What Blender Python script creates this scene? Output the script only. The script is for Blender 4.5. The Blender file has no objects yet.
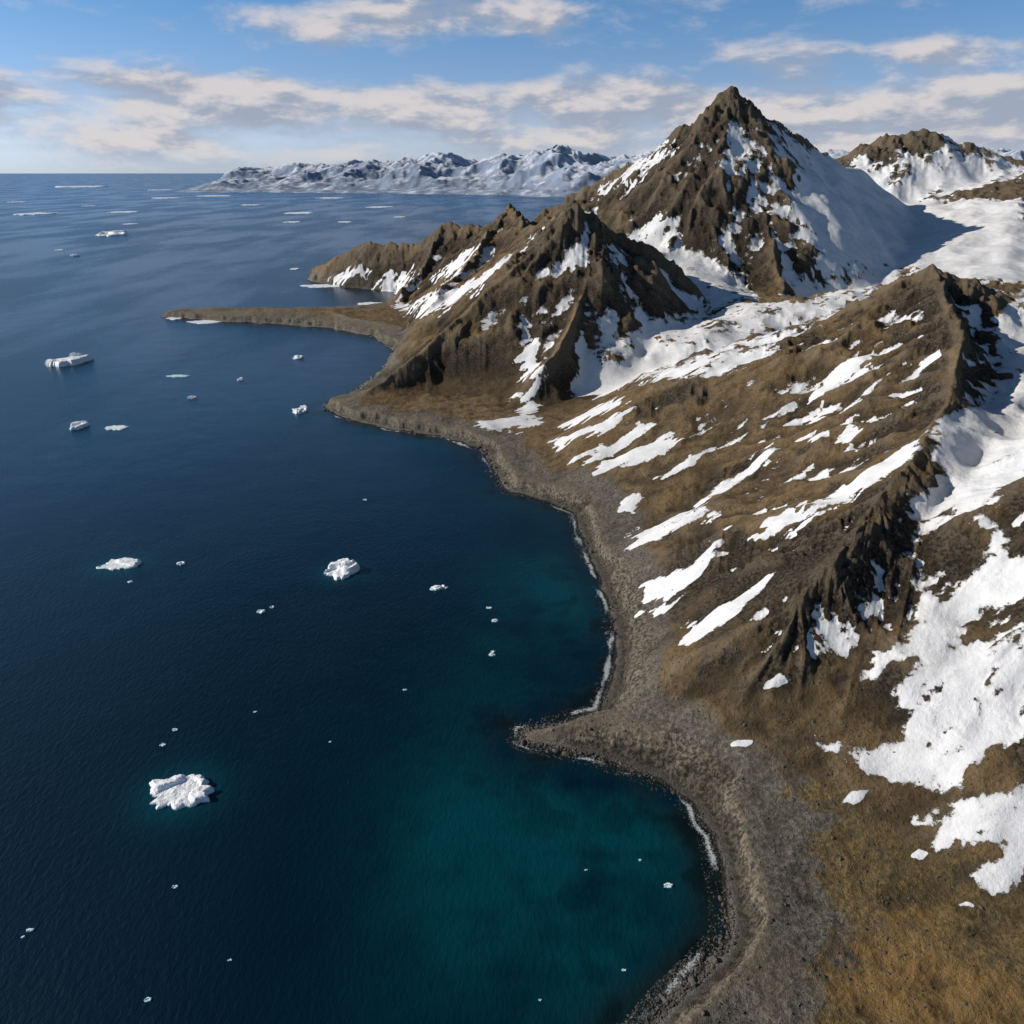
import bpy, math, numpy as np, time
from mathutils import Vector
T0=time.time()
f32=np.float32
# ------------------------------------------------------------ camera / survey constants
F=804.0; TH=math.radians(22.9); CH=300.0
CT,ST=math.cos(TH),math.sin(TH)
def ray(px,py):
    a=(px-512)/F; b=(512-py)/F
    return a, CT+b*ST, -ST+b*CT
def P(px,py,Y):
    a,yc,zc=ray(px,py); return (a/yc*Y, Y, CH+zc/yc*Y)
def SEA(px,py):
    a,yc,zc=ray(px,py); t=-CH/zc; return (a*t,yc*t)

# ------------------------------------------------------------ noise
rng=np.random.RandomState(3)
ang=np.linspace(0,2*np.pi,256,endpoint=False)
GX=np.cos(ang).astype(f32); GY=np.sin(ang).astype(f32)
def pn(x,y,seed=0):
    x=np.asarray(x,dtype=f32); y=np.asarray(y,dtype=f32)
    xf=np.floor(x); yf=np.floor(y)
    ix=xf.astype(np.int32).astype(np.uint32); iy=yf.astype(np.int32).astype(np.uint32)
    fx=x-xf; fy=y-yf
    u=fx*fx*fx*(fx*(fx*6-15)+10); v=fy*fy*fy*(fy*(fy*6-15)+10)
    sd=np.uint32((seed*2654435761)&0xffffffff)
    def g(dx,dy):
        h=(ix+np.uint32(dx))*np.uint32(374761393)+(iy+np.uint32(dy))*np.uint32(668265263)+sd
        h=(h^(h>>np.uint32(13)))*np.uint32(1274126177)
        h=(h^(h>>np.uint32(16)))&np.uint32(255)
        return GX[h]*(fx-dx)+GY[h]*(fy-dy)
    a=g(0,0); b=g(1,0); c=g(0,1); d=g(1,1)
    return ((a+(b-a)*u)*(1-v)+(c+(d-c)*u)*v)*1.5
def fbm(x,y,o,seed=0,rough=.5):
    s=0; am=1; t=0
    for i in range(o):
        s=s+am*pn(x*(2.03**i)+i*17.3,y*(2.03**i)-i*9.1,seed+i); t+=am; am*=rough
    return s/t
def rfbm(x,y,o,seed=0,rough=.5):
    s=0; am=1; t=0
    for i in range(o):
        n=1-np.abs(pn(x*(2.07**i)+i*13.3,y*(2.07**i)-i*7.1,seed+i))*2
        s=s+am*n; t+=am; am*=rough
    return s/t-.45
def ss(x,a,b):
    t=np.clip((x-a)/(b-a),0,1); return t*t*(3-2*t)
def smax(a,b,k):
    return np.maximum(a,b)+np.maximum(k-np.abs(a-b),0)**2/(4*k)

# ------------------------------------------------------------ coast line
cpx=[(600,1085),(650,1020),(672,995),(700,968),(728,935),(722,880),(708,835),(690,805),(655,780),(600,760),(560,751),(518,742),(520,730),
 (560,720),(596,710),(606,690),(613,655),(612,620),(600,585),(583,548),(575,515),(545,500),(508,492),(492,470),(482,450),(440,437),(400,431),
 (360,423),(325,412),(322,405),(350,396),(378,374),(396,352),(375,338),(330,329),(290,325),(225,322),(158,317),(175,312)]
COAST=[(100,-300),(40,-100),(30,90)]+[SEA(*p) for p in cpx]+[(-700,1920),(-500,1930),(-360,1950)]+[SEA(*p) for p in [(400,303),(396,292),(345,288),(308,281),(312,268)]]+\
 [(-600,2780),(-300,2800),(0,2800),(400,3000),(700,3500),(1500,4200),(7000,4800),(7000,-300)]
COAST=np.array(COAST)
def poly_sd(x,y,poly,closed=True):
    n=len(poly); best=np.full(x.shape,1e12,dtype=f32); ins=np.zeros(x.shape,dtype=bool)
    for i in range(n):
        ax,ay=poly[i]; bx,by=poly[(i+1)%n]
        dx,dy=bx-ax,by-ay; L2=dx*dx+dy*dy+1e-9
        t=np.clip(((x-ax)*dx+(y-ay)*dy)/L2,0,1)
        ex=x-ax-t*dx; ey=y-ay-t*dy
        np.minimum(best,ex*ex+ey*ey,out=best)
        c=((ay>y)!=(by>y))
        if abs(dy)>1e-9:
            ins^=c&(x<(dx*(y-ay)/dy+ax))
    s=np.sqrt(best); return np.where(ins,s,-s)
def coast_d(x,y):
    r=np.clip(np.hypot(x,y)/500,.5,3).astype(f32)
    wx=x+r*(5.5*fbm(x/38,y/38,5,71,.6)); wy=y+r*(5.5*fbm(x/38,y/38,5,83,.6))
    return poly_sd(wx.astype(f32),wy.astype(f32),COAST)

# ------------------------------------------------------------ ridges  (pts, slope left, slope right, gully spacing, gully amp, flat width)
RG=[
 ([P(730,90,2000),P(742,150,1880),P(768,225,1650),P(785,290,1430)],1.15,.85,70,22,0),
 ([P(730,90,2000),P(690,118,2030),P(640,155,2060),P(595,182,2080),P(550,210,2100),P(515,240,2050)],.75,.9,80,22,0),
 ([P(722,105,1990),P(698,160,1850),P(706,215,1700),P(728,262,1560)],1.0,1.1,60,18,0),
 ([P(730,90,2000),P(765,115,2050),P(800,138,2100),P(830,156,2200),P(862,168,2400)],.9,.75,80,14,0),
 ([P(845,154,2900),P(880,138,2850),P(930,131,2800),P(985,148,2750),P(1030,162,2700),P(1150,150,2650)],.5,.55,120,20,0),
 ([P(1030,170,2600),P(1015,225,1900),P(1005,275,1500)],.16,.16,150,3,500),
 ([P(1005,275,1500),P(880,290,1300),P(800,300,1300),P(720,290,1450),P(660,245,1700),P(600,215,1950)],.2,.2,90,4,90),
 ([P(800,300,1300),P(700,330,1200),P(600,390,1080),P(520,430,960)],.2,.2,60,4,60),
 # fore hill
 ([P(985,288,880),P(930,274,900),P(860,305,930),P(780,350,950),P(690,395,930),P(620,440,870)],.42,.5,45,9,0),
 ([P(930,274,900),P(965,340,720),P(950,395,610)],.95,.54,36,8,0),
 ([P(950,395,610),P(925,440,540),P(880,500,470)],.42,.54,36,7,0),
 ([P(880,500,470),P(845,538,435),P(800,600,402),P(775,650,388)],.75,.56,26,6,0),
 ([P(868,520,447),P(835,546,420)],.95,.9,16,4,0),
 ([P(1040,300,930),P(1000,420,612),P(960,600,400),P(900,700,365),P(850,760,340)],.22,.22,50,2,60),
 ([P(1200,300,800),P(1100,400,560),P(1045,480,440),P(1060,600,360),P(1120,750,290)],.6,.6,40,7,0),
 ([P(1300,150,2000),P(1300,250,1300),P(1300,350,900),P(1300,500,600)],.5,.5,80,12,0),
 # middle peak
 ([P(577,208,1400),P(545,233,1370),P(515,266,1320),P(480,300,1270),P(430,345,1200),P(370,385,1120)],.75,.8,50,14,0),
 ([P(577,208,1400),P(590,255,1310),P(580,310,1200),P(545,365,1080)],1.1,.7,45,12,0),
 ([P(577,208,1400),P(625,236,1400),P(670,262,1400),P(712,305,1370)],.8,1.25,45,12,0),
 ([P(577,208,1400),P(562,216,1600),P(528,227,1850),P(510,207,2100)],.7,.7,60,14,0),
 # far left ridges
 ([P(510,207,2100),P(492,222,2120),P(470,228,2150),P(436,221,2250),P(415,236,2300),P(385,236,2350),P(350,250,2450),P(316,266,2520)],.8,.75,50,18,0),
 ([P(436,221,2250),P(418,262,2060),P(402,288,1960)],.8,.8,45,14,0),
 ([P(385,236,2350),P(368,268,2290)],.8,.8,40,12,0),
 ([P(510,207,2100),P(470,258,1800),P(430,305,1560)],.8,.8,50,15,0),
 ([P(400,328,1600),P(330,311,1780),P(260,308,1820),P(180,314,1830)],.35,.35,30,3,0),
]
CRAG=[(195,428,60,1.2),(440,830,70,.9),(140,1370,120,1.1),(482,1950,170,.95),(454,1560,120,.9),(-150,2150,230,.9),(-420,2350,150,.9),(1250,2780,200,.9),(320,620,50,.6),(-60,1150,80,.5),(300,400,45,.5)]
def height(x,y,full=False):
    x=np.asarray(x,dtype=f32); y=np.asarray(y,dtype=f32)
    r=np.hypot(x,y)
    wa=(7*np.clip(r/600,.5,2.0)).astype(f32)
    wx=x+wa*fbm(x/130,y/130,4,11,.45)*1.6; wy=y+wa*fbm(x/130,y/130,4,23,.45)*1.6
    H=np.full(x.shape,-60,dtype=f32)
    for k,(pts,sL,sR,gs,ga,W) in enumerate(RG):
        arc=0.
        for i in range(len(pts)-1):
            ax,ay,az=pts[i]; bx,by,bz=pts[i+1]
            dx,dy=bx-ax,by-ay; L=math.hypot(dx,dy); dx/=L; dy/=L
            rx=wx-ax; ry=wy-ay
            al=rx*dx+ry*dy; pe=rx*(-dy)+ry*dx   # +left
            ac=np.clip(al,0,L); ex=al-ac
            D=np.sqrt(ex*ex+pe*pe)+1e-3
            sl=sR+(sL-sR)*(.5+.5*pe/D)
            z=az+(bz-az)*(ac/L)
            if W: v=z-sl*D-.5*np.clip(D-W,0,None)
            else: v=z-sl*(D+8*(1-np.exp(-D/20)))
            m=v>H-ga*1.6-6
            if m.any():
                Dm=D[m]; u=arc+ac[m]+gs*1.1*np.arctan2(pe[m],np.abs(ex[m])+1e-3)
                g=-np.abs(pn(u/gs,Dm/(gs*4.5),k*7+3))*2+.55
                g=g+.5*(-np.abs(pn(u/gs*2.3,Dm/(gs*2.4),k*7+5))*2+.5)
                g=g+.25*(-np.abs(pn(u/gs*5.3,Dm/(gs*1.4),k*7+6))*2+.5)
                amp=ga*np.clip(Dm/(gs*1.0),0,1)*np.clip(v[m]/60+.15,.0,1)
                vm=v[m]+g*amp
                H[m]=smax(H[m],vm,6)
            arc+=L
    d=coast_d(x,y)
    far=ss(y,650,950)
    hc=np.clip(H,0,260)
    det=rfbm(x/75,y/75,7,41,.48)*(1.0+.055*hc)*1.5+fbm(x/14,y/14,4,57,.5)*(.4+.010*hc)
    rk=ss(fbm(x/90,y/90,3,91),.05,.35)*.75
    for cx,cy,cr,ca_ in CRAG: rk=np.maximum(rk,ca_*np.exp(-((x-cx)**2+(y-cy)**2)/cr**2)*(1+.8*fbm(x/30,y/30,3,97)))
    rk=np.clip(rk,0,1.2)
    rs=np.clip(r/700,.6,2.0)
    q=(H*.9+x*.25+y*.1+10*fbm(x/40,y/40,3,99))/(7*rs); fr_=q-np.floor(q)
    strata=(ss(fr_,.0,.4)-fr_)*7*rs*.5
    det=det+rk*ss(hc,12,60)*(rfbm(x/(27*rs),y/(27*rs),5,95,.52)*6.6*rs+strata)
    bl=(9+4*fbm(x/60,y/60,2,5))*ss(d+3.*fbm(x/14,y/14,3,6,.45),7.5,15)
    base=.16*np.clip(d,0,8)+bl+.05*np.clip(d-10,0,250)*(1-far*.6)+fbm(x/10,y/10,5,8)*1.0*ss(d,8,30)+rfbm(x/30,y/30,5,18)*2.0*ss(d,10,40)
    limn=.16*np.clip(d,0,8)+bl+.75*np.clip(d-14,0,None)
    limf=.25*np.clip(d,0,4)+1.4*np.clip(d-4+4*fbm(x/14,y/14,3,9),0,None)
    lim=limn+(limf-limn)*far
    h=np.minimum(smax(base,H+det,10),lim)
    h=np.where(d>0,h,.3*d).astype(f32)
    if full: return h,d,rk
    return h
def survey(pts):
    """first terrain hit of each sight line"""
    Ys=np.exp(np.linspace(math.log(160),math.log(3300),700))
    A=np.array([ray(*p) for p in pts])
    X=(A[:,0]/A[:,1])[:,None]*Ys[None,:]; Yg=np.repeat(Ys[None,:],len(pts),0)
    Z=CH+(A[:,2]/A[:,1])[:,None]*Ys[None,:]
    h=np.maximum(height(X.ravel(),Yg.ravel()).reshape(X.shape),0)
    hit=Z<=h
    idx=np.where(hit.any(1),hit.argmax(1),len(Ys)-1)
    return [(X[i,idx[i]],Yg[i,idx[i]]) for i in range(len(pts))]

# ------------------------------------------------------------ terrain grid
NA,NR=1240,1330
az=np.radians(np.linspace(-27,57,NA)).astype(f32)
rr=np.exp(np.linspace(math.log(150),math.log(4600),NR)).astype(f32)
AZ,RR=np.meshgrid(az,rr)
X=(RR*np.sin(AZ)); Y=(RR*np.cos(AZ))
h,d,rk=height(X.ravel(),Y.ravel(),True)
h=h.reshape(X.shape); d=d.reshape(X.shape); rk=rk.reshape(X.shape)
print('height',time.time()-T0)
def box(a,k,ax):
    p=np.concatenate([np.repeat(np.take(a,[0],ax),k,ax),a,np.repeat(np.take(a,[-1],ax),k+1,ax)],ax).astype(np.float64)
    c=np.cumsum(p,ax); n=a.shape[ax]
    hi=np.take(c,np.arange(2*k,2*k+n),ax); lo=np.take(c,np.arange(0,n),ax)
    return ((hi-lo)/(2*k)).astype(f32)
def blur(a,k): 
    for _ in range(2): a=box(box(a,k,0),k,1)
    return a
def grads(hh):
    hr=np.gradient(hh,axis=0)/np.gradient(RR,axis=0); ha=np.gradient(hh,axis=1)/(az[1]-az[0])/RR
    gx=hr*np.sin(AZ)+ha*np.cos(AZ); gy=hr*np.cos(AZ)-ha*np.sin(AZ)
    return gx,gy
hb=blur(h,5); gx,gy=grads(hb); sl=np.hypot(gx,gy); nx=-gx/np.sqrt(1+sl*sl)
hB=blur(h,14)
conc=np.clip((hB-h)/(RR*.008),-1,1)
n1=fbm(X/45,Y/45,5,201,.6); n2=fbm(X/12,Y/12,4,221,.6)
nb=fbm(X/160,Y/160,3,231)
ca,sa_=math.cos(.45),math.sin(.45)
U=(X*ca+Y*sa_); Vv=(-X*sa_+Y*ca)
nS=fbm(U/55,Vv/13,5,251,.6)
S=.50*np.clip((h-90)/220,-.6,1)+1.25*nx+1.0*conc+1.05*n1+.55*n2+.5*nb-1.1*np.clip(sl-.75,0,1.2)-.50-.15*rk
S=S+.45*ss(Y,2300,2600)+.35*ss(X,560,760)*ss(nx,.05,.3)
hi=ss(Y,1120,1300)
low=1.5*nS+1.3*conc+.55*n2+.6*nx+.5*nb-.74-.6*(1-ss(h,30,70))
S=np.where(Y>1300,S,S*hi+low*(1-hi))-(1-ss(h,25,60))*1.5
FIELDS=[
 ([(562,372),(590,348),(640,338),(700,322),(740,300),(800,298),(860,268),(905,262),(880,290),(800,335),(740,372),(690,388),(640,385),(600,392)],.95,1.5),
 ([(640,240),(665,245),(700,262),(740,285),(760,300),(715,312),(690,285),(655,262)],1.0,1.1),
 ([(600,262),(612,290),(625,335),(600,345),(606,310),(596,280)],.9,1.0),
 ([(790,150),(815,160),(850,160),(900,190),(1024,200),(1060,290),(985,285),(900,270),(850,280),(800,290),(810,250),(790,200)],1.4,0.45),
 ([(1060,280),(1004,300),(990,330),(1006,378),(965,405),(935,415),(932,450),(940,480),(908,500),(912,518),(965,520),(1000,500),(1060,450)],1.2,.9),
 ([(965,515),(990,540),(950,600),(925,620),(918,640),(875,655),(866,680),(880,684),(920,655),(960,665),(978,610),(1024,600),(1060,580),(1015,545),(990,512)],1.1,.9),
 ([(908,548),(916,543),(925,580),(936,608),(924,612)],1.0,.3),
 ([(915,650),(960,645),(1060,600),(1060,745),(1000,750),(960,785),(900,785),(862,770),(815,745),(870,752),(900,745),(905,715),(888,690)],1.05,1.45),
 ([(915,825),(950,808),(1060,780),(1060,870),(990,900),(975,880),(1000,852),(940,850)],1.05,1.45),
]
STREAKS=[[(628,548),(640,530),(680,515),(715,515),(705,525),(665,538),(640,548)],
 [(645,600),(642,588),(690,565),(722,530),(728,548),(700,580),(670,598)],
 [(677,643),(690,628),(735,600),(765,580),(745,605),(700,640),(685,647)],
 [(755,538),(800,508),(860,472),(915,438),(918,450),(870,487),(800,525),(765,541)],
 [(702,502),(715,490),(750,468),(772,443),(768,465),(725,492)],
 [(595,475),(600,462),(660,440),(680,433),(650,460),(610,474)],
 [(575,460),(620,440),(645,430),(600,460)],[(550,442),(590,427),(628,413),(615,428),(570,445)],
 [(562,425),(600,406),(625,403),(590,421)],[(620,512),(622,498),(638,490),(634,514)],
 [(845,457),(840,435),(850,423),(858,428),(853,454)],[(805,402),(840,368),(880,348),(870,364),(825,397)],
 [(908,367),(940,350),(950,356),(925,368)],[(762,690),(768,684),(778,681),(798,681),(787,685),(778,690)],
 [(478,430),(482,423),(520,414),(530,407),(536,425),(510,433)],[(525,350),(533,346),(542,375),(536,398),(529,375)],
 [(731,748),(740,744),(750,745),(745,748)],[(842,803),(850,794),(868,791),(858,799)],[(912,858),(918,852),(926,855),(920,860)],
 [(800,440),(815,432),(825,436),(810,445)],[(610,445),(640,425),(650,428),(625,445)],[(956,907),(966,903),(972,908)],
 [(655,480),(700,455),(725,440),(690,468)],
 [(745,528),(790,512),(800,515),(770,530)],[(640,615),(668,605),(690,590),(665,615)],[(960,360),(975,352),(985,362),(970,368)],
 [(505,400),(520,392),(535,395),(520,404)],[(415,318),(450,290),(480,276),(530,238),(545,225),(500,270),(478,290),(440,312)],[(380,290),(400,280),(420,282),(400,294)],
 [(400,305),(425,296),(450,285),(430,302)],[(560,205),(600,180),(650,152),(690,118),(660,160),(610,190)],[(640,240),(655,215),(668,218),(665,245)],
 [(330,280),(350,272),(380,270),(350,282)],[(440,272),(465,250),(475,252),(455,275)]]
allp=[p for q,_,_ in FIELDS for p in q]+[p for q in STREAKS for p in q]
sv=survey(allp); k=0
xf,yf=X.ravel(),Y.ravel(); Sf=S.ravel().copy(); nn=(n1*.5+n2*.5).ravel(); cf=conc.ravel(); sf=sl.ravel(); nsf=nS.ravel()
def apply(poly,bias,patch,wid,namp,streak):
    poly=np.array(poly); mn=poly.min(0)-25; mx=poly.max(0)+25
    m=(xf>mn[0])&(xf<mx[0])&(yf>mn[1])&(yf<mx[1])
    s=poly_sd(xf[m],yf[m],poly)
    if streak:
        px_,py_=poly[:,0],poly[:,1]; A=abs(np.dot(px_,np.roll(py_,-1))-np.dot(py_,np.roll(px_,-1)))/2
        namp=min(namp,math.sqrt(A)*.42); wid=min(wid,max(.8,math.sqrt(A)*.16))
    nz=nsf[m]*1.3+nn[m]*.8 if streak else nn[m]
    q=np.clip((s+nz*namp)/wid,-1.5,1)
    if streak: val=q*.75+1.1*nz+.7*cf[m]+.06
    else: val=q*.55*bias-patch*(1.7*np.clip(nn[m]+.5*nsf[m]-.02,0,1)+.55*np.clip(sf[m]-.5,0,1))+.5*cf[m]*patch
    val=np.where(q<-1.4,-3,val)
    Sf[m]=np.maximum(Sf[m],val)
for q,b,p in FIELDS:
    poly=sv[k:k+len(q)]; k+=len(q); L=np.median(np.hypot(*np.array(poly).T))
    apply(poly,b,p,6*L/500,28*L/500,False)
for q in STREAKS:
    poly=sv[k:k+len(q)]; k+=len(q); L=np.median(np.hypot(*np.array(poly).T))
    apply(poly,1.3,.15,3.2*L/500,10*L/500,True)
S=Sf.reshape(X.shape)
# drifted snow fills the small hollows and lies smooth
sm=ss(S,-.05,.5); kf=blur(sm,3)
h=h+(blur(h,5)-h)*kf*.85*(d>3)+.35*kf*(RR/500)
print('snow',time.time()-T0)
grav=np.clip(1-ss(d+25*n1+8*n2,25,75),0,1)*np.clip(1-ss(h,18,40),0,1)
GR=survey([(775,790),(800,765),(860,775),(930,840),(1060,880),(1060,1060),(830,1060),(815,960),(830,900),(800,850)])
tun=np.clip((poly_sd(X.ravel(),Y.ravel(),np.array(GR)).reshape(X.shape)+40*n1+15*n2)/12+.3,0,1)

def grid_mesh(name,co,nr,nc,keep=None,attrs={},smooth=True):
    idx=np.arange(nr*nc).reshape(nr,nc)
    q=np.stack([idx[:-1,:-1],idx[:-1,1:],idx[1:,1:],idx[1:,:-1]],-1).reshape(-1,4)
    q=q[:,::-1]
    if keep is not None:
        q=q[keep.ravel()[q].any(1)]
    used=np.zeros(nr*nc,bool); used[q.ravel()]=True
    remap=np.cumsum(used)-1; q=remap[q]; co=co[used]
    me=bpy.data.meshes.new(name)
    me.vertices.add(len(co)); me.vertices.foreach_set('co',co.astype(f32).ravel())
    me.loops.add(q.size); me.loops.foreach_set('vertex_index',q.astype(np.int32).ravel())
    me.polygons.add(len(q)); me.polygons.foreach_set('loop_start',(np.arange(len(q))*4).astype(np.int32))
    me.polygons.foreach_set('use_smooth',np.full(len(q),smooth))
    me.update(calc_edges=True)
    for n,a in attrs.items():
        a=a[used]
        if a.ndim==1:
            t=me.attributes.new(n,'FLOAT','POINT'); t.data.foreach_set('value',a.astype(f32))
        else:
            t=me.attributes.new(n,'FLOAT_COLOR','POINT'); t.data.foreach_set('color',a.astype(f32).ravel())
    ob=bpy.data.objects.new(name,me); bpy.context.scene.collection.objects.link(ob); return ob
co=np.stack([X.ravel(),Y.ravel(),h.ravel()],1)
nLv=(.5+.5*fbm(X/80,Y/80,4,501,.55)).ravel()
terrain=grid_mesh('mountain_terrain',co,NR,NA,keep=(d>-25),attrs={'snow':S.ravel(),'gravel':grav.ravel(),'tundra':tun.ravel(),
   'steep':sl.ravel(),'conc':conc.ravel(),'rk':(rk*ss(h,12,50)).ravel(),'shore':d.ravel(),'patchy':nLv,'streak':(nS*.7+n2*.3).ravel(),'alt':h.ravel()})
print('terrain',time.time()-T0)

# ------------------------------------------------------------ node helpers
class NT:
    def __init__(s,nt): s.nt=nt; nt.nodes.clear()
    def n(s,t,**kw):
        o=s.nt.nodes.new(t)
        for k,v in kw.items(): setattr(o,k,v)
        return o
    def put(s,sock,v):
        if isinstance(v,bpy.types.NodeSocket): s.nt.links.new(v,sock)
        else: sock.default_value=v
    def m(s,op,a,b=0.,c=None,clamp=False):
        o=s.n('ShaderNodeMath',operation=op,use_clamp=clamp); s.put(o.inputs[0],a); s.put(o.inputs[1],b)
        if c is not None: s.put(o.inputs[2],c)
        return o.outputs[0]
    def attr(s,name): o=s.n('ShaderNodeAttribute',attribute_name=name); return o
    def noise(s,vec,scale,detail=6,rough=.55,dist=0.):
        o=s.n('ShaderNodeTexNoise'); s.put(o.inputs['Vector'],vec); o.inputs['Scale'].default_value=scale
        o.inputs['Detail'].default_value=detail; o.inputs['Roughness'].default_value=rough; o.inputs['Distortion'].default_value=dist
        return o.outputs['Fac']
    def mix(s,f,a,b,bt='MIX'):
        o=s.n('ShaderNodeMix',data_type='RGBA',blend_type=bt,clamp_factor=True); s.put(o.inputs[0],f)
        s.put(o.inputs[6],a if isinstance(a,bpy.types.NodeSocket) else (*a,1)); s.put(o.inputs[7],b if isinstance(b,bpy.types.NodeSocket) else (*b,1))
        return o.outputs[2]
    def rng(s,v,a,b,c=0.,d=1.,smooth=True):
        o=s.n('ShaderNodeMapRange',interpolation_type='SMOOTHSTEP' if smooth else 'LINEAR'); s.put(o.inputs[0],v)
        for i,q in enumerate((a,b,c,d)): s.put(o.inputs[i+1],q)
        return o.outputs[0]
    def scale(s,vec,sc,rot=(0,0,0)):
        o=s.n('ShaderNodeMapping'); s.put(o.inputs[0],vec); o.inputs['Scale'].default_value=sc; o.inputs['Rotation'].default_value=rot; return o.outputs[0]
    def bump(s,hgt,dist,strength=1.,nrm=None):
        o=s.n('ShaderNodeBump'); s.put(o.inputs['Height'],hgt); s.put(o.inputs['Distance'],dist); s.put(o.inputs['Strength'],strength)
        if nrm is not None: s.put(o.inputs['Normal'],nrm)
        return o.outputs[0]
def newmat(name):
    m=bpy.data.materials.new(name); m.use_nodes=True; t=NT(m.node_tree)
    out=t.n('ShaderNodeOutputMaterial'); b=t.n('ShaderNodeBsdfPrincipled'); m.node_tree.links.new(b.outputs[0],out.inputs[0])
    return m,t,b

# ------------------------------------------------------------ terrain material
m,t,b=newmat('tundra_rock_and_snow')
geo=t.n('ShaderNodeNewGeometry'); pos=geo.outputs['Position']
nL=t.attr('patchy').outputs['Fac']; nM=t.noise(pos,.07,4,.62); nF=t.noise(pos,.42,5,.72); nG=t.noise(pos,2.2,2,.7)
st=t.attr('steep').outputs['Fac']; cc=t.attr('conc').outputs['Fac']; gr=t.attr('gravel').outputs['Fac']; tu=t.attr('tundra').outputs['Fac']
rkk=t.attr('rk').outputs['Fac']; sn=t.attr('snow').outputs['Fac']; sh=t.attr('shore').outputs['Fac']; sk=t.attr('streak').outputs['Fac']; al_=t.attr('alt').outputs['Fac']
brown=t.mix(t.rng(nM,.35,.65),(.115,.079,.042),(.240,.172,.097))
brown=t.mix(t.rng(nL,.42,.62),brown,(.195,.132,.067))
brown=t.mix(t.rng(sk,.03,.35,0.,.7),brown,(.070,.055,.036)); brown=t.mix(t.rng(sk,-.05,-.35,0.,.5),brown,(.270,.202,.120))
brown=t.mix(t.m('MULTIPLY',t.rng(nF,.5,.68),.75),brown,(.045,.036,.025))
brown=t.mix(t.rng(al_,120.,300.,0.,.7),brown,t.mix(t.rng(nF,.4,.6),(.060,.049,.038),(.19,.150,.108)))
rock=t.mix(t.rng(nF,.38,.62),(.028,.023,.018),(.145,.113,.080))
rock=t.mix(t.rng(nM,.5,.7),rock,(.062,.047,.033))
fr=t.m('ADD',t.m('ADD',t.m('MULTIPLY',st,.9),t.m('MULTIPLY',nM,1.2)),t.m('MULTIPLY',rkk,.6))
col=t.mix(t.rng(fr,1.2,1.55),brown,rock)
grc=t.mix(t.rng(nF,.35,.65),(.100,.089,.072),(.255,.230,.190)); grc=t.mix(t.rng(nG,.48,.7),grc,(.050,.044,.038))
grc=t.mix(t.rng(sk,.0,.3,0.,.5),grc,(.075,.064,.048)); grc=t.mix(t.rng(nL,.5,.65,0.,.35),grc,(.17,.135,.085))
col=t.mix(t.rng(t.m('ADD',gr,t.m('MULTIPLY',t.m('SUBTRACT',nM,.5),.8)),.25,.75),col,grc)
tc=t.mix(t.rng(nF,.35,.65),(.120,.086,.038),(.31,.215,.095)); tc=t.mix(t.rng(nG,.48,.7),tc,(.065,.052,.030))
tc=t.mix(t.rng(sk,.0,.3,0.,.7),tc,(.115,.097,.065)); tc=t.mix(t.rng(nL,.48,.62,0.,.7),tc,(.31,.185,.065))
tc=t.mix(t.rng(nM,.56,.70,0.,.65),tc,(.085,.075,.052))
col=t.mix(t.m('MULTIPLY',t.rng(t.m('ADD',tu,t.m('MULTIPLY',t.m('SUBTRACT',nM,.5),1.2)),.3,.8),.85),col,tc)
bluff=t.m('MULTIPLY',t.rng(sh,30.,18.),t.rng(st,.3,.7))
col=t.mix(t.m('MULTIPLY',bluff,.75),col,t.mix(t.rng(nF,.42,.6),(.045,.038,.030),(.29,.25,.19)))
col=t.mix(t.m('MULTIPLY',t.rng(sh,8.,4.),.55),col,t.mix(t.rng(nG,.4,.6),(.12,.11,.10),(.36,.345,.32)))
col=t.mix(t.rng(t.m('ADD',sh,t.m('MULTIPLY',nM,-4.)),1.,-.5),col,(.032,.030,.028))
col=t.mix(t.rng(cc,.05,.6,0.,.55),col,(.030,.025,.018)); col=t.mix(t.rng(cc,-.1,-.6,0.,.35),col,(.26,.205,.14))  # ambient occlusion painted in: hollows darkened, convex ground lightened
sf_=t.m('ADD',sn,t.m('ADD',t.m('MULTIPLY',t.m('SUBTRACT',nF,.5),.95),t.m('MULTIPLY',t.m('SUBTRACT',nG,.5),.5)))
sfac=t.rng(sf_,-.03,.08)
snowc=t.mix(t.rng(nM,.3,.7),(.78,.78,.78),(.65,.66,.68))
snowc=t.mix(t.rng(t.m('ADD',sf_,t.m('MULTIPLY',sk,.3)),.40,.05,0.,.4),snowc,(.42,.40,.37))
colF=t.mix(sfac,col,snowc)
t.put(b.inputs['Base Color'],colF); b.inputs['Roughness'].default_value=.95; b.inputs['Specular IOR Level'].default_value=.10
hh=t.m('ADD',t.m('MULTIPLY',nF,2.1),t.m('ADD',t.m('MULTIPLY',nG,.55),t.m('MULTIPLY',nM,2.5)))
rough_amt=t.m('MULTIPLY',t.m('SUBTRACT',1.,t.m('MULTIPLY',sfac,.8)),t.m('ADD',.95,t.m('MULTIPLY',rkk,.7)))
t.put(b.inputs['Normal'],t.bump(t.m('MULTIPLY',hh,rough_amt),1.4,1.))
terrain.data.materials.append(m)

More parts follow.
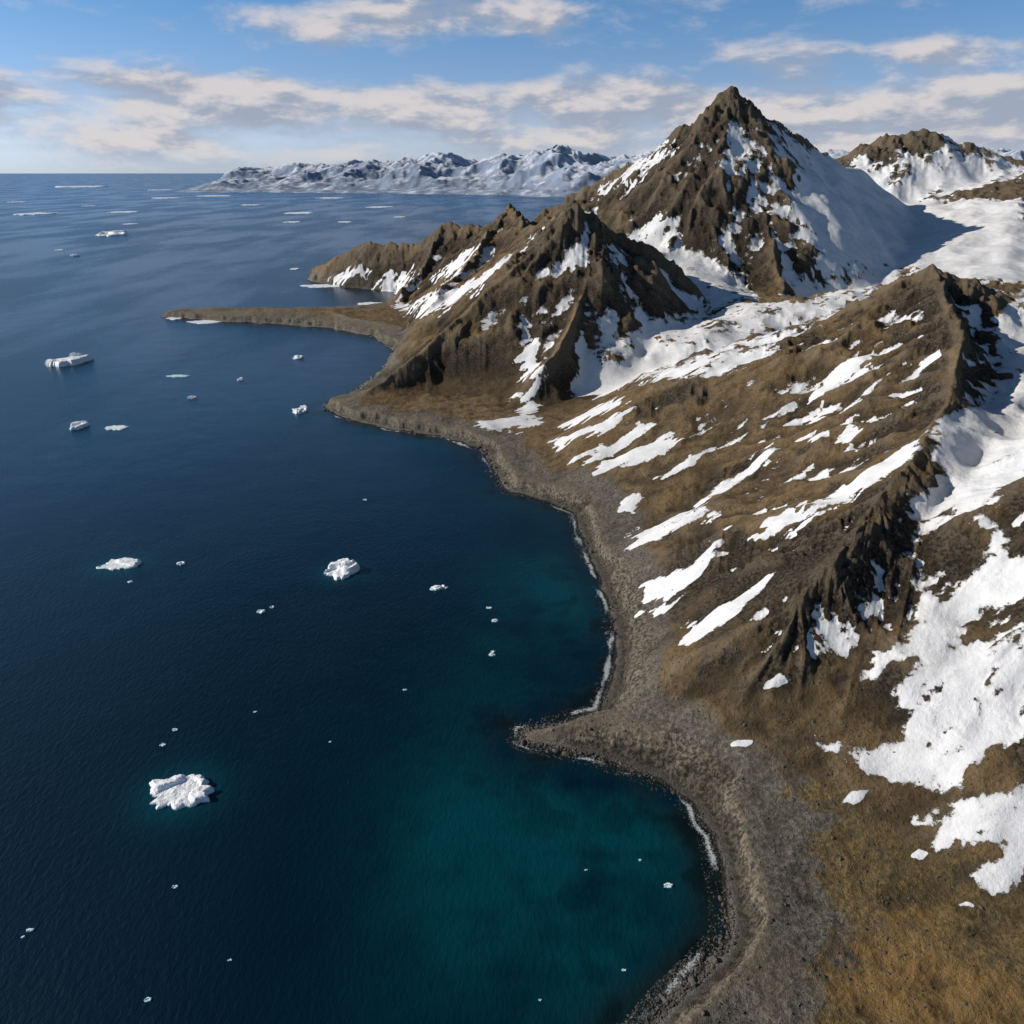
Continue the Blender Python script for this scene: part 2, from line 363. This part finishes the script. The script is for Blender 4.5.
# ------------------------------------------------------------ icebergs
def berg_mesh(w,l,hh,seed,flat=.0):
    na,nrg=72,20; V=[];Fc=[]
    th=np.linspace(0,2*np.pi,na,endpoint=False)
    R=1+.28*pn(np.cos(th)*1.3+seed*3.1,np.sin(th)*1.3+seed,seed)+.22*pn(np.cos(th)*3+seed,np.sin(th)*3,seed+4)+.10*pn(np.cos(th)*8+seed,np.sin(th)*8,seed+9)
    rad=list(np.linspace(0.04,.84,nrg-5))+[.89,.93,.97,1.0,1.04]
    for j,q in enumerate(rad):
        x=np.cos(th)*R*q; y=np.sin(th)*R*q
        s1=pn(x*.8+seed*1.7,y*.8+3,seed+20)
        step=ss(s1+.35*x+.3*y,-.06,.06)*.4+ss(s1*.6+.3*y-.2*x,.12,.22)*.25
        z=(.30+step*(1-flat)+.10*pn(x*3,y*3,seed+30)+.04*pn(x*9,y*9,seed+31)+.16*x*(1-flat))
        drop=np.clip((q-.84)/.16,0,1)
        z=np.maximum(z,.14)*(1-drop**2*.95)
        if q>=1.0: z=z*0-.15*(q-.98)*40
        for a in range(na): V.append((x[a]*w/2,y[a]*l/2,float(z[a])*hh))
    V.append((0,0,V[0][2])); c=len(V)-1
    for a in range(na): Fc.append((c,a,(a+1)%na))
    for j in range(nrg-1):
        for a in range(na):
            Fc.append((j*na+a,(j+1)*na+a,(j+1)*na+(a+1)%na,j*na+(a+1)%na))
    return V,Fc
mi,t,b=newmat('glacier_ice')
geo=t.n('ShaderNodeNewGeometry'); pos=geo.outputs['Position']
z=t.n('ShaderNodeSeparateXYZ'); t.put(z.inputs[0],pos)
zz=z.outputs['Z']; n=t.noise(pos,.5,4,.6)
c=t.mix(t.rng(zz,.0,.9),(.40,.64,.70),(.84,.86,.87)); c=t.mix(t.rng(n,.55,.75,0,.35),c,(.62,.74,.80))
t.put(b.inputs['Base Color'],c); b.inputs['Roughness'].default_value=.5; t.put(b.inputs['Normal'],t.bump(n,.8,.6))
bergs=[]
def berg(px,py,wp,hp,seed,name='iceberg',flat=0.):
    x,y=SEA(px,py); a,yc,zc=ray(px,py); tt=-CH/zc; mpp=tt/F
    w=wp*mpp; dep=math.asin(min(1,CH/math.sqrt(x*x+y*y+CH*CH)))
    l=w*min(1.3,max(.5,hp/wp/math.sin(dep)*.8))
    hgt=min(max(.5,hp*mpp*.35),w*.16)*(1 if flat==0 else .6)
    V,Fc=berg_mesh(w*.98,l,hgt*1.6,seed,flat)
    me=bpy.data.meshes.new(name); me.from_pydata(V,[],Fc); me.materials.append(mi)
    o=bpy.data.objects.new(name,me); o.location=(x,y,0); bpy.context.scene.collection.objects.link(o)
    bergs.append((x,y,w)); return o
berg(180,793,64,38,2,flat=.35); berg(342,572,34,17,5); berg(120,565,38,12,7,flat=.2); berg(68,362,36,11,11)
berg(112,235,30,6,13); berg(78,427,17,7,15); berg(116,428,22,5,17,flat=.8)
berg(300,411,16,7,19); berg(298,358,10,4,21); berg(80,187,48,4,23,flat=.5); berg(35,214,38,5,25,flat=.6)
for i,(px,py,wp) in enumerate([(178,376,22),(125,212,26),(165,198,26),(300,213,30),(345,222,14),(90,206,12),(18,202,16),(292,222,16),(215,196,30),(400,217,12),(160,190,22),(60,250,8),(250,205,18),(380,207,24),(330,198,26),(130,224,14)]):
    berg(px,py,wp,2.5,40+i,'ice_floe',flat=1.)
for i,(px,py,wp) in enumerate([(325,286,46),(372,304,30),(205,322,34),(176,318,18),(295,269,10)]):
    berg(px,py,wp,4,70+i,'shore_ice',flat=1.)
V=[];Fc=[]
frag=[(181,564,8),(261,612,8),(255,712,4),(175,730,5),(163,745,6),(436,589,12),(445,588,6),(489,608,6),(495,621,7),(492,655,7),(405,690,4),(330,742,3),(175,887,5),
 (30,930,6),(148,1000,6),(130,582,5),(668,886,8),(240,380,6),(192,398,8),(75,256,7),(586,870,3),(640,860,3),(624,970,4),
 (365,500,4),(540,1000,3),(230,960,3)]
for i,(px,py,wp) in enumerate(frag):
    x,y=SEA(px,py); mpp=math.sqrt(x*x+y*y+CH*CH)/F; w=wp*mpp
    for s in range(1+(i%4==1)):
        vv,ff=berg_mesh(w/(1+s*.8),w*.6/(1+s*.8),w*.22,100+i*3+s); o=len(V); ox,oy=(rng.uniform(-1,1,2)*w*1.3*s)
        V+= [(p[0]+x+ox,p[1]+y+oy,p[2]) for p in vv]; Fc+=[tuple(k_+o for k_ in q) for q in ff]
me=bpy.data.meshes.new('ice_fragments'); me.from_pydata(V,[],Fc); me.materials.append(mi)
bpy.context.scene.collection.objects.link(bpy.data.objects.new('ice_fragments',me))
print('ice',time.time()-T0)

# ------------------------------------------------------------ sea
sa=np.radians(np.linspace(-80,80,900)).astype(f32)
sr=np.concatenate([np.linspace(1,120,20),np.exp(np.linspace(math.log(124),math.log(5000),760)),np.exp(np.linspace(math.log(5300),math.log(300000),60))]).astype(f32)
SA,SR=np.meshgrid(sa,sr); SX=(SR*np.sin(SA)).ravel(); SY=(SR*np.cos(SA)).ravel()
sd=np.full(SX.shape,-3000,dtype=f32); mm=(np.hypot(SX,SY)<5000)
sd[mm]=coast_d(SX[mm],SY[mm]); off=np.clip(-sd,0,None)
deep=np.array([.0001,.0090,.0200]); teal=np.array([.0,.046,.061]); mid=np.array([.0002,.021,.054])
nz=fbm(SX/90,SY/90,4,301); nz2=fbm(SX/25,SY/25,4,311)
tw=np.exp(-(off/75)**1.6)*.35*(SY<1300)*ss(off,0,30)
for (px,py,rad,amp) in [(560,600,55,.45),(545,640,45,.25),(470,830,60,.28),(600,820,45,.38),(520,900,55,.28),(610,900,45,.35),(560,960,50,.12),(640,850,35,.2)]:
    x,y=SEA(px,py); tw+=amp*np.exp(-((SX-x)**2+(SY-y)**2)/rad**2)
tw=np.clip(tw*(1+1.7*nz+1.0*nz2),0,1)
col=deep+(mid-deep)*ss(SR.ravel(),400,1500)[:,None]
col=col+(teal-col)*tw[:,None]
kelp=np.exp(-(off/18)**2)*ss(nz2+.5*nz,-.4,.15)
col=col+(np.array([.008,.013,.012])-col)*(kelp*.92)[:,None]
kp=ss(nz2,.05,.35)*np.exp(-(off/65)**2)*.75
col=col*(1-.7*kp[:,None])
for (x,y,w) in bergs[:8]:
    q=np.exp(-((SX-x)**2+(SY-y)**2)/(w*.62)**2); col=col+(np.array([.0,.09,.12])-col)*(q*.55)[:,None]
far=ss(SR.ravel(),1500,12000)[:,None]; col=col+(np.array([.002,.068,.185])-col)*far  # far water shifted to blue, distance haze painted into the tint
foam=np.clip(1-np.abs(off-1.4-2.4*(nz2+.3))/3.0,0,1)*ss(fbm(SX/40,SY/40,4,333),-.35,.25)*1.0
foam+=.5*np.clip(1-np.abs(off-6-5*nz2)/1.8,0,1)*ss(nz,-.05,.3)
foam=np.where(sd<1,foam,0)
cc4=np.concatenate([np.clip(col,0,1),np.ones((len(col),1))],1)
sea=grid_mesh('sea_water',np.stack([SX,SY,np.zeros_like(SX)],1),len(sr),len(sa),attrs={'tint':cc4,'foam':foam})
m,t,b=newmat('sea_water')
geo=t.n('ShaderNodeNewGeometry'); pos=geo.outputs['Position']
ps=t.scale(pos,(1,.45,1),(0,0,math.radians(25)))
w1=t.noise(ps,.42,4,.62,.3); w2=t.noise(pos,.02,3,.55); w3=t.noise(t.scale(pos,(1,.3,1),(0,0,math.radians(-15))),.0035,4,.55)
fo=t.attr('foam').outputs['Fac']; fn=t.noise(pos,.9,4,.7)
ff=t.rng(t.m('ADD',fo,t.m('MULTIPLY',t.m('SUBTRACT',fn,.5),1.8)),.40,.85)
base=t.attr('tint').outputs['Color']; base=t.mix(t.rng(w3,.35,.65,0.,.35),base,t.mix(.5,base,(.004,.036,.068)))
base=t.mix(t.m('MULTIPLY',ff,.85),base,(.52,.55,.55))
t.put(b.inputs['Base Color'],base); b.inputs['IOR'].default_value=1.33
t.put(b.inputs['Roughness'],t.m('ADD',t.rng(w3,.4,.6,.22,.30),t.m('MULTIPLY',ff,.5)))
t.put(b.inputs['Normal'],t.bump(t.m('ADD',w1,t.m('MULTIPLY',w2,1.5)),.42,1.))
sea.data.materials.append(m)
print('sea',time.time()-T0)

# ------------------------------------------------------------ distant mountains
gxn,gyn=1100,330
xs=np.linspace(-7500,9000,gxn); ys=np.linspace(9500,20000,gyn); DX,DY=np.meshgrid(xs,ys)
DX=DX.astype(f32); DY=DY.astype(f32)
pxs=[180,205,240,270,300,340,385,430,450,475,500,530,560,580,600,640,800,1100,1400]; pyt=[172,167,167,163,165,160,161,152,156,162,155,156,148,156,159,155,154,152,152]
xe=[(p-512)/F/1.09*15500 for p in pxs]; ze=[CH+ray(512,q)[2]/ray(512,q)[1]*15500 for q in pyt]
env=np.interp(DX+250*fbm(DX/900,DY/900,3,405),xe,ze)*ss(DX,xe[0]-100,xe[1]+200)
front=np.interp(DX,[-6500,-3500,-1500,0,700,3000],[14400,13900,13200,12200,11000,10500])+900*fbm(DX/900,DY/900,4,401)+(1-ss(DX,xe[0]-300,xe[0]+200))*6000
dd=DY-front
prof=.06*ss(dd,0,400)+.94*ss(dd,200,3000)
rg=rfbm(DX/1300,DY/1300,5,411,.45)
Z=env*prof*(.82+.55*rg)
Z=np.where(dd>0,Z,-20)
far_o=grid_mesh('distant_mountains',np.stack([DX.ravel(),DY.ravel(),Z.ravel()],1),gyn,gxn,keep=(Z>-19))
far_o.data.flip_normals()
m,t,b=newmat('distant_hazed_snow_and_rock')
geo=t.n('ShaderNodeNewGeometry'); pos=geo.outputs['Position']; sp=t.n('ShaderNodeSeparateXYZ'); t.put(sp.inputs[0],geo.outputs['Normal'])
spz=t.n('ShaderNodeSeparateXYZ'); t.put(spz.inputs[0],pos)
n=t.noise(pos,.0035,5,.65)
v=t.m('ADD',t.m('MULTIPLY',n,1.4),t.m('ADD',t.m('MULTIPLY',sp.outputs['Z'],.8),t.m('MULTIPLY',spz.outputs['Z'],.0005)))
t.put(b.inputs['Base Color'],t.mix(t.rng(v,1.48,1.68),(.23,.28,.37),(.55,.59,.66))); b.inputs['Roughness'].default_value=1; b.inputs['Specular IOR Level'].default_value=0  # pale bluish tones: aerial haze painted into the rock and snow colours
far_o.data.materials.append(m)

# ------------------------------------------------------------ boulders
import bmesh
bm=bmesh.new(); bmesh.ops.create_icosphere(bm,subdivisions=2,radius=1); BV=np.array([v.co[:] for v in bm.verts]); BF=np.array([[v.index for v in f.verts] for f in bm.faces]); bm.free()
zones=[SEA(*p) for p in [(525,738),(550,742),(600,752),(640,775),(665,1000),(690,975),(650,1030),(700,950),(590,700),(600,620),(580,550),(497,480),(488,460),(560,510),(720,900),(700,830),(330,410),(420,435)]]
wts=[9,8,6,6,14,14,11,8,6,6,6,5,5,5,6,6,2,2]; wts=np.array(wts)/sum(wts)
ci=rng.choice(len(zones),20000,p=wts); zc=np.array(zones)[ci]
bx=zc[:,0]+rng.normal(0,16,20000)*np.clip(zc[:,1]/350,1,3); by=zc[:,1]+rng.normal(0,16,20000)*np.clip(zc[:,1]/350,1,3)
bh,bd,_=height(bx,by,True); ok=(bd>-7)&(bd<4); bx,by,bh,bd=bx[ok],by[ok],bh[ok],bd[ok]
gx_=rng.uniform(20,330,9000); gy_=rng.uniform(170,700,9000); gh,gd,_=height(gx_,gy_,True); ok=(gd>9)&(gd<110)&(gh<50)
gx_,gy_,gh=gx_[ok][:2600],gy_[ok][:2600],gh[ok][:2600]
VV=[];FF=[];o=0
def addrock(x,y,z,s):
    global o
    q=rng.randint(0,1000); v=BV*(1+.35*pn(BV[:,0]*1.3+q,BV[:,1]*1.3+BV[:,2],q%50)[:,None])
    v=v*np.array([1,rng.uniform(.6,1),rng.uniform(.45,.8)])*s; a=rng.uniform(0,6.28); c_,s_=math.cos(a),math.sin(a)
    v=np.stack([v[:,0]*c_-v[:,1]*s_,v[:,0]*s_+v[:,1]*c_,v[:,2]],1)+np.array([x,y,z])
    VV.append(v); FF.append(BF+o); o+=len(v)
for i in range(min(len(bx),5500)):
    s=rng.lognormal(-.45,.5)*max(.6,by[i]/550)
    addrock(bx[i],by[i],max(bh[i],-.5*s),min(s,3))
for i in range(len(gx_)): addrock(gx_[i],gy_[i],gh[i],rng.lognormal(-1.0,.45))
VV=np.concatenate(VV); FF=np.concatenate(FF)
me=bpy.data.meshes.new('shore_boulders'); me.from_pydata(VV.tolist(),[],FF.tolist())
mb,t,b=newmat('dark_shore_rock'); geo=t.n('ShaderNodeNewGeometry'); n=t.noise(geo.outputs['Position'],1.2,4,.65); n2_=t.noise(geo.outputs['Position'],.2,3,.5)
t.put(b.inputs['Base Color'],t.mix(t.rng(n2_,.35,.65),t.mix(n,(.018,.017,.016),(.07,.062,.052)),t.mix(n,(.05,.045,.038),(.15,.13,.105)))); b.inputs['Roughness'].default_value=.8
t.put(b.inputs['Normal'],t.bump(n,.4,1.)); me.materials.append(mb)
bpy.context.scene.collection.objects.link(bpy.data.objects.new('shore_boulders',me))
print('boulders',time.time()-T0)

# ------------------------------------------------------------ sun and sky
E=math.radians(26); AL=math.radians(6)
s=Vector((-math.cos(E)*math.cos(AL),math.cos(E)*math.sin(AL),math.sin(E)))
L=bpy.data.lights.new('sun','SUN'); L.energy=4.9; L.angle=math.radians(.5); L.color=(1,.91,.79)
lo=bpy.data.objects.new('sun',L); lo.rotation_mode='QUATERNION'; lo.rotation_quaternion=s.to_track_quat('Z','Y'); bpy.context.scene.collection.objects.link(lo)
w=bpy.data.worlds.new('World'); bpy.context.scene.world=w; w.use_nodes=True; t=NT(w.node_tree)
out=t.n('ShaderNodeOutputWorld'); tex=t.n('ShaderNodeTexCoord'); g=tex.outputs['Generated']
sky=t.n('ShaderNodeTexSky',sky_type='NISHITA',sun_disc=False); sky.sun_elevation=E; sky.sun_rotation=math.atan2(s.x,s.y)%(2*math.pi)
sky.air_density=1.; sky.dust_density=.6; sky.ozone_density=1.5
x=t.n('ShaderNodeSeparateXYZ'); t.put(x.inputs[0],g)
azn=t.m('ARCTAN2',x.outputs['X'],x.outputs['Y']); el=t.m('ARCSINE',x.outputs['Z'])
bw=t.n('ShaderNodeRGBToBW'); t.put(bw.inputs[0],sky.outputs[0])
hue=t.mix(t.rng(el,.0,.09,smooth=False),(1.4,1.6,1.8),(.68,1.08,1.68)); hue=t.mix(t.rng(el,.08,.19,smooth=False),hue,(.32,.96,1.98)); hue=t.mix(t.rng(el,.20,.7),hue,(.22,.42,.82))
lum=t.n('ShaderNodeVectorMath',operation='SCALE'); t.put(lum.inputs[0],hue); t.put(lum.inputs['Scale'],bw.outputs[0])
bg1=t.n('ShaderNodeBackground'); t.put(bg1.inputs[0],lum.outputs[0]); bg1.inputs[1].default_value=.08
def cvec(da,de):
    c_=t.n('ShaderNodeCombineXYZ'); t.put(c_.inputs[0],t.m('MULTIPLY',t.m('ADD',azn,da),7.5)); t.put(c_.inputs[1],t.m('MULTIPLY',t.m('ADD',el,de),21.)); c_.inputs[2].default_value=3.7
    return c_.outputs[0]
nA=t.noise(cvec(0,0),1.,8,.58,.15); nB=t.noise(cvec(-.010,.011),1.,6,.58,.15)
def blob(a0,e0,ra,re,amp):
    u=t.m('DIVIDE',t.m('SUBTRACT',azn,a0),ra); v=t.m('DIVIDE',t.m('SUBTRACT',el,e0),re)
    q=t.m('ADD',t.m('MULTIPLY',u,u),t.m('MULTIPLY',v,v))
    return t.m('MULTIPLY',t.m('POWER',2.718,t.m('MULTIPLY',q,-1.)),amp)
tot=t.m('ADD',t.rng(el,.11,.04,0.,.20),0.)
for bl_ in [(-.32,.080,.28,.024,.22),(-.08,.150,.20,.026,.30),(.44,.11,.16,.014,.20),(.36,.062,.28,.03,.16),(.10,.080,.22,.02,.12),(-.36,.135,.03,.010,.16),(.25,.17,.2,.02,.12),(-.5,.1,.1,.02,.1)]:
    tot=t.m('ADD',tot,blob(*bl_))
dens=t.m('ADD',nA,tot); densB=t.m('ADD',nB,tot)
cov=t.rng(dens,.54,.82,0.,.90)
cov=t.m('MULTIPLY',cov,t.rng(el,-.004,.030,.15,1.))
cov=t.m('MULTIPLY',cov,t.rng(el,.25,.6,1.,.4))
lit=t.rng(t.m('SUBTRACT',dens,densB),-.07,.09)
cc_=t.mix(lit,(.40,.45,.56),(.82,.76,.75)) 
bg2=t.n('ShaderNodeBackground'); t.put(bg2.inputs[0],cc_); bg2.inputs[1].default_value=.85
ms=t.n('ShaderNodeMixShader'); t.put(ms.inputs[0],cov); t.put(ms.inputs[1],bg1.outputs[0]); t.put(ms.inputs[2],bg2.outputs[0])
w.node_tree.links.new(ms.outputs[0],out.inputs[0])

cam=bpy.data.cameras.new('camera'); cam.sensor_width=36; cam.lens=F/1024*36; cam.clip_start=1; cam.clip_end=600000
cobj=bpy.data.objects.new('camera',cam); cobj.location=(0,0,CH); cobj.rotation_euler=(math.pi/2-TH,0,0)
bpy.context.scene.collection.objects.link(cobj); bpy.context.scene.camera=cobj
sc=bpy.context.scene; sc.view_settings.view_transform='Standard'; sc.view_settings.look='None'; sc.view_settings.exposure=0
print('done',time.time()-T0)
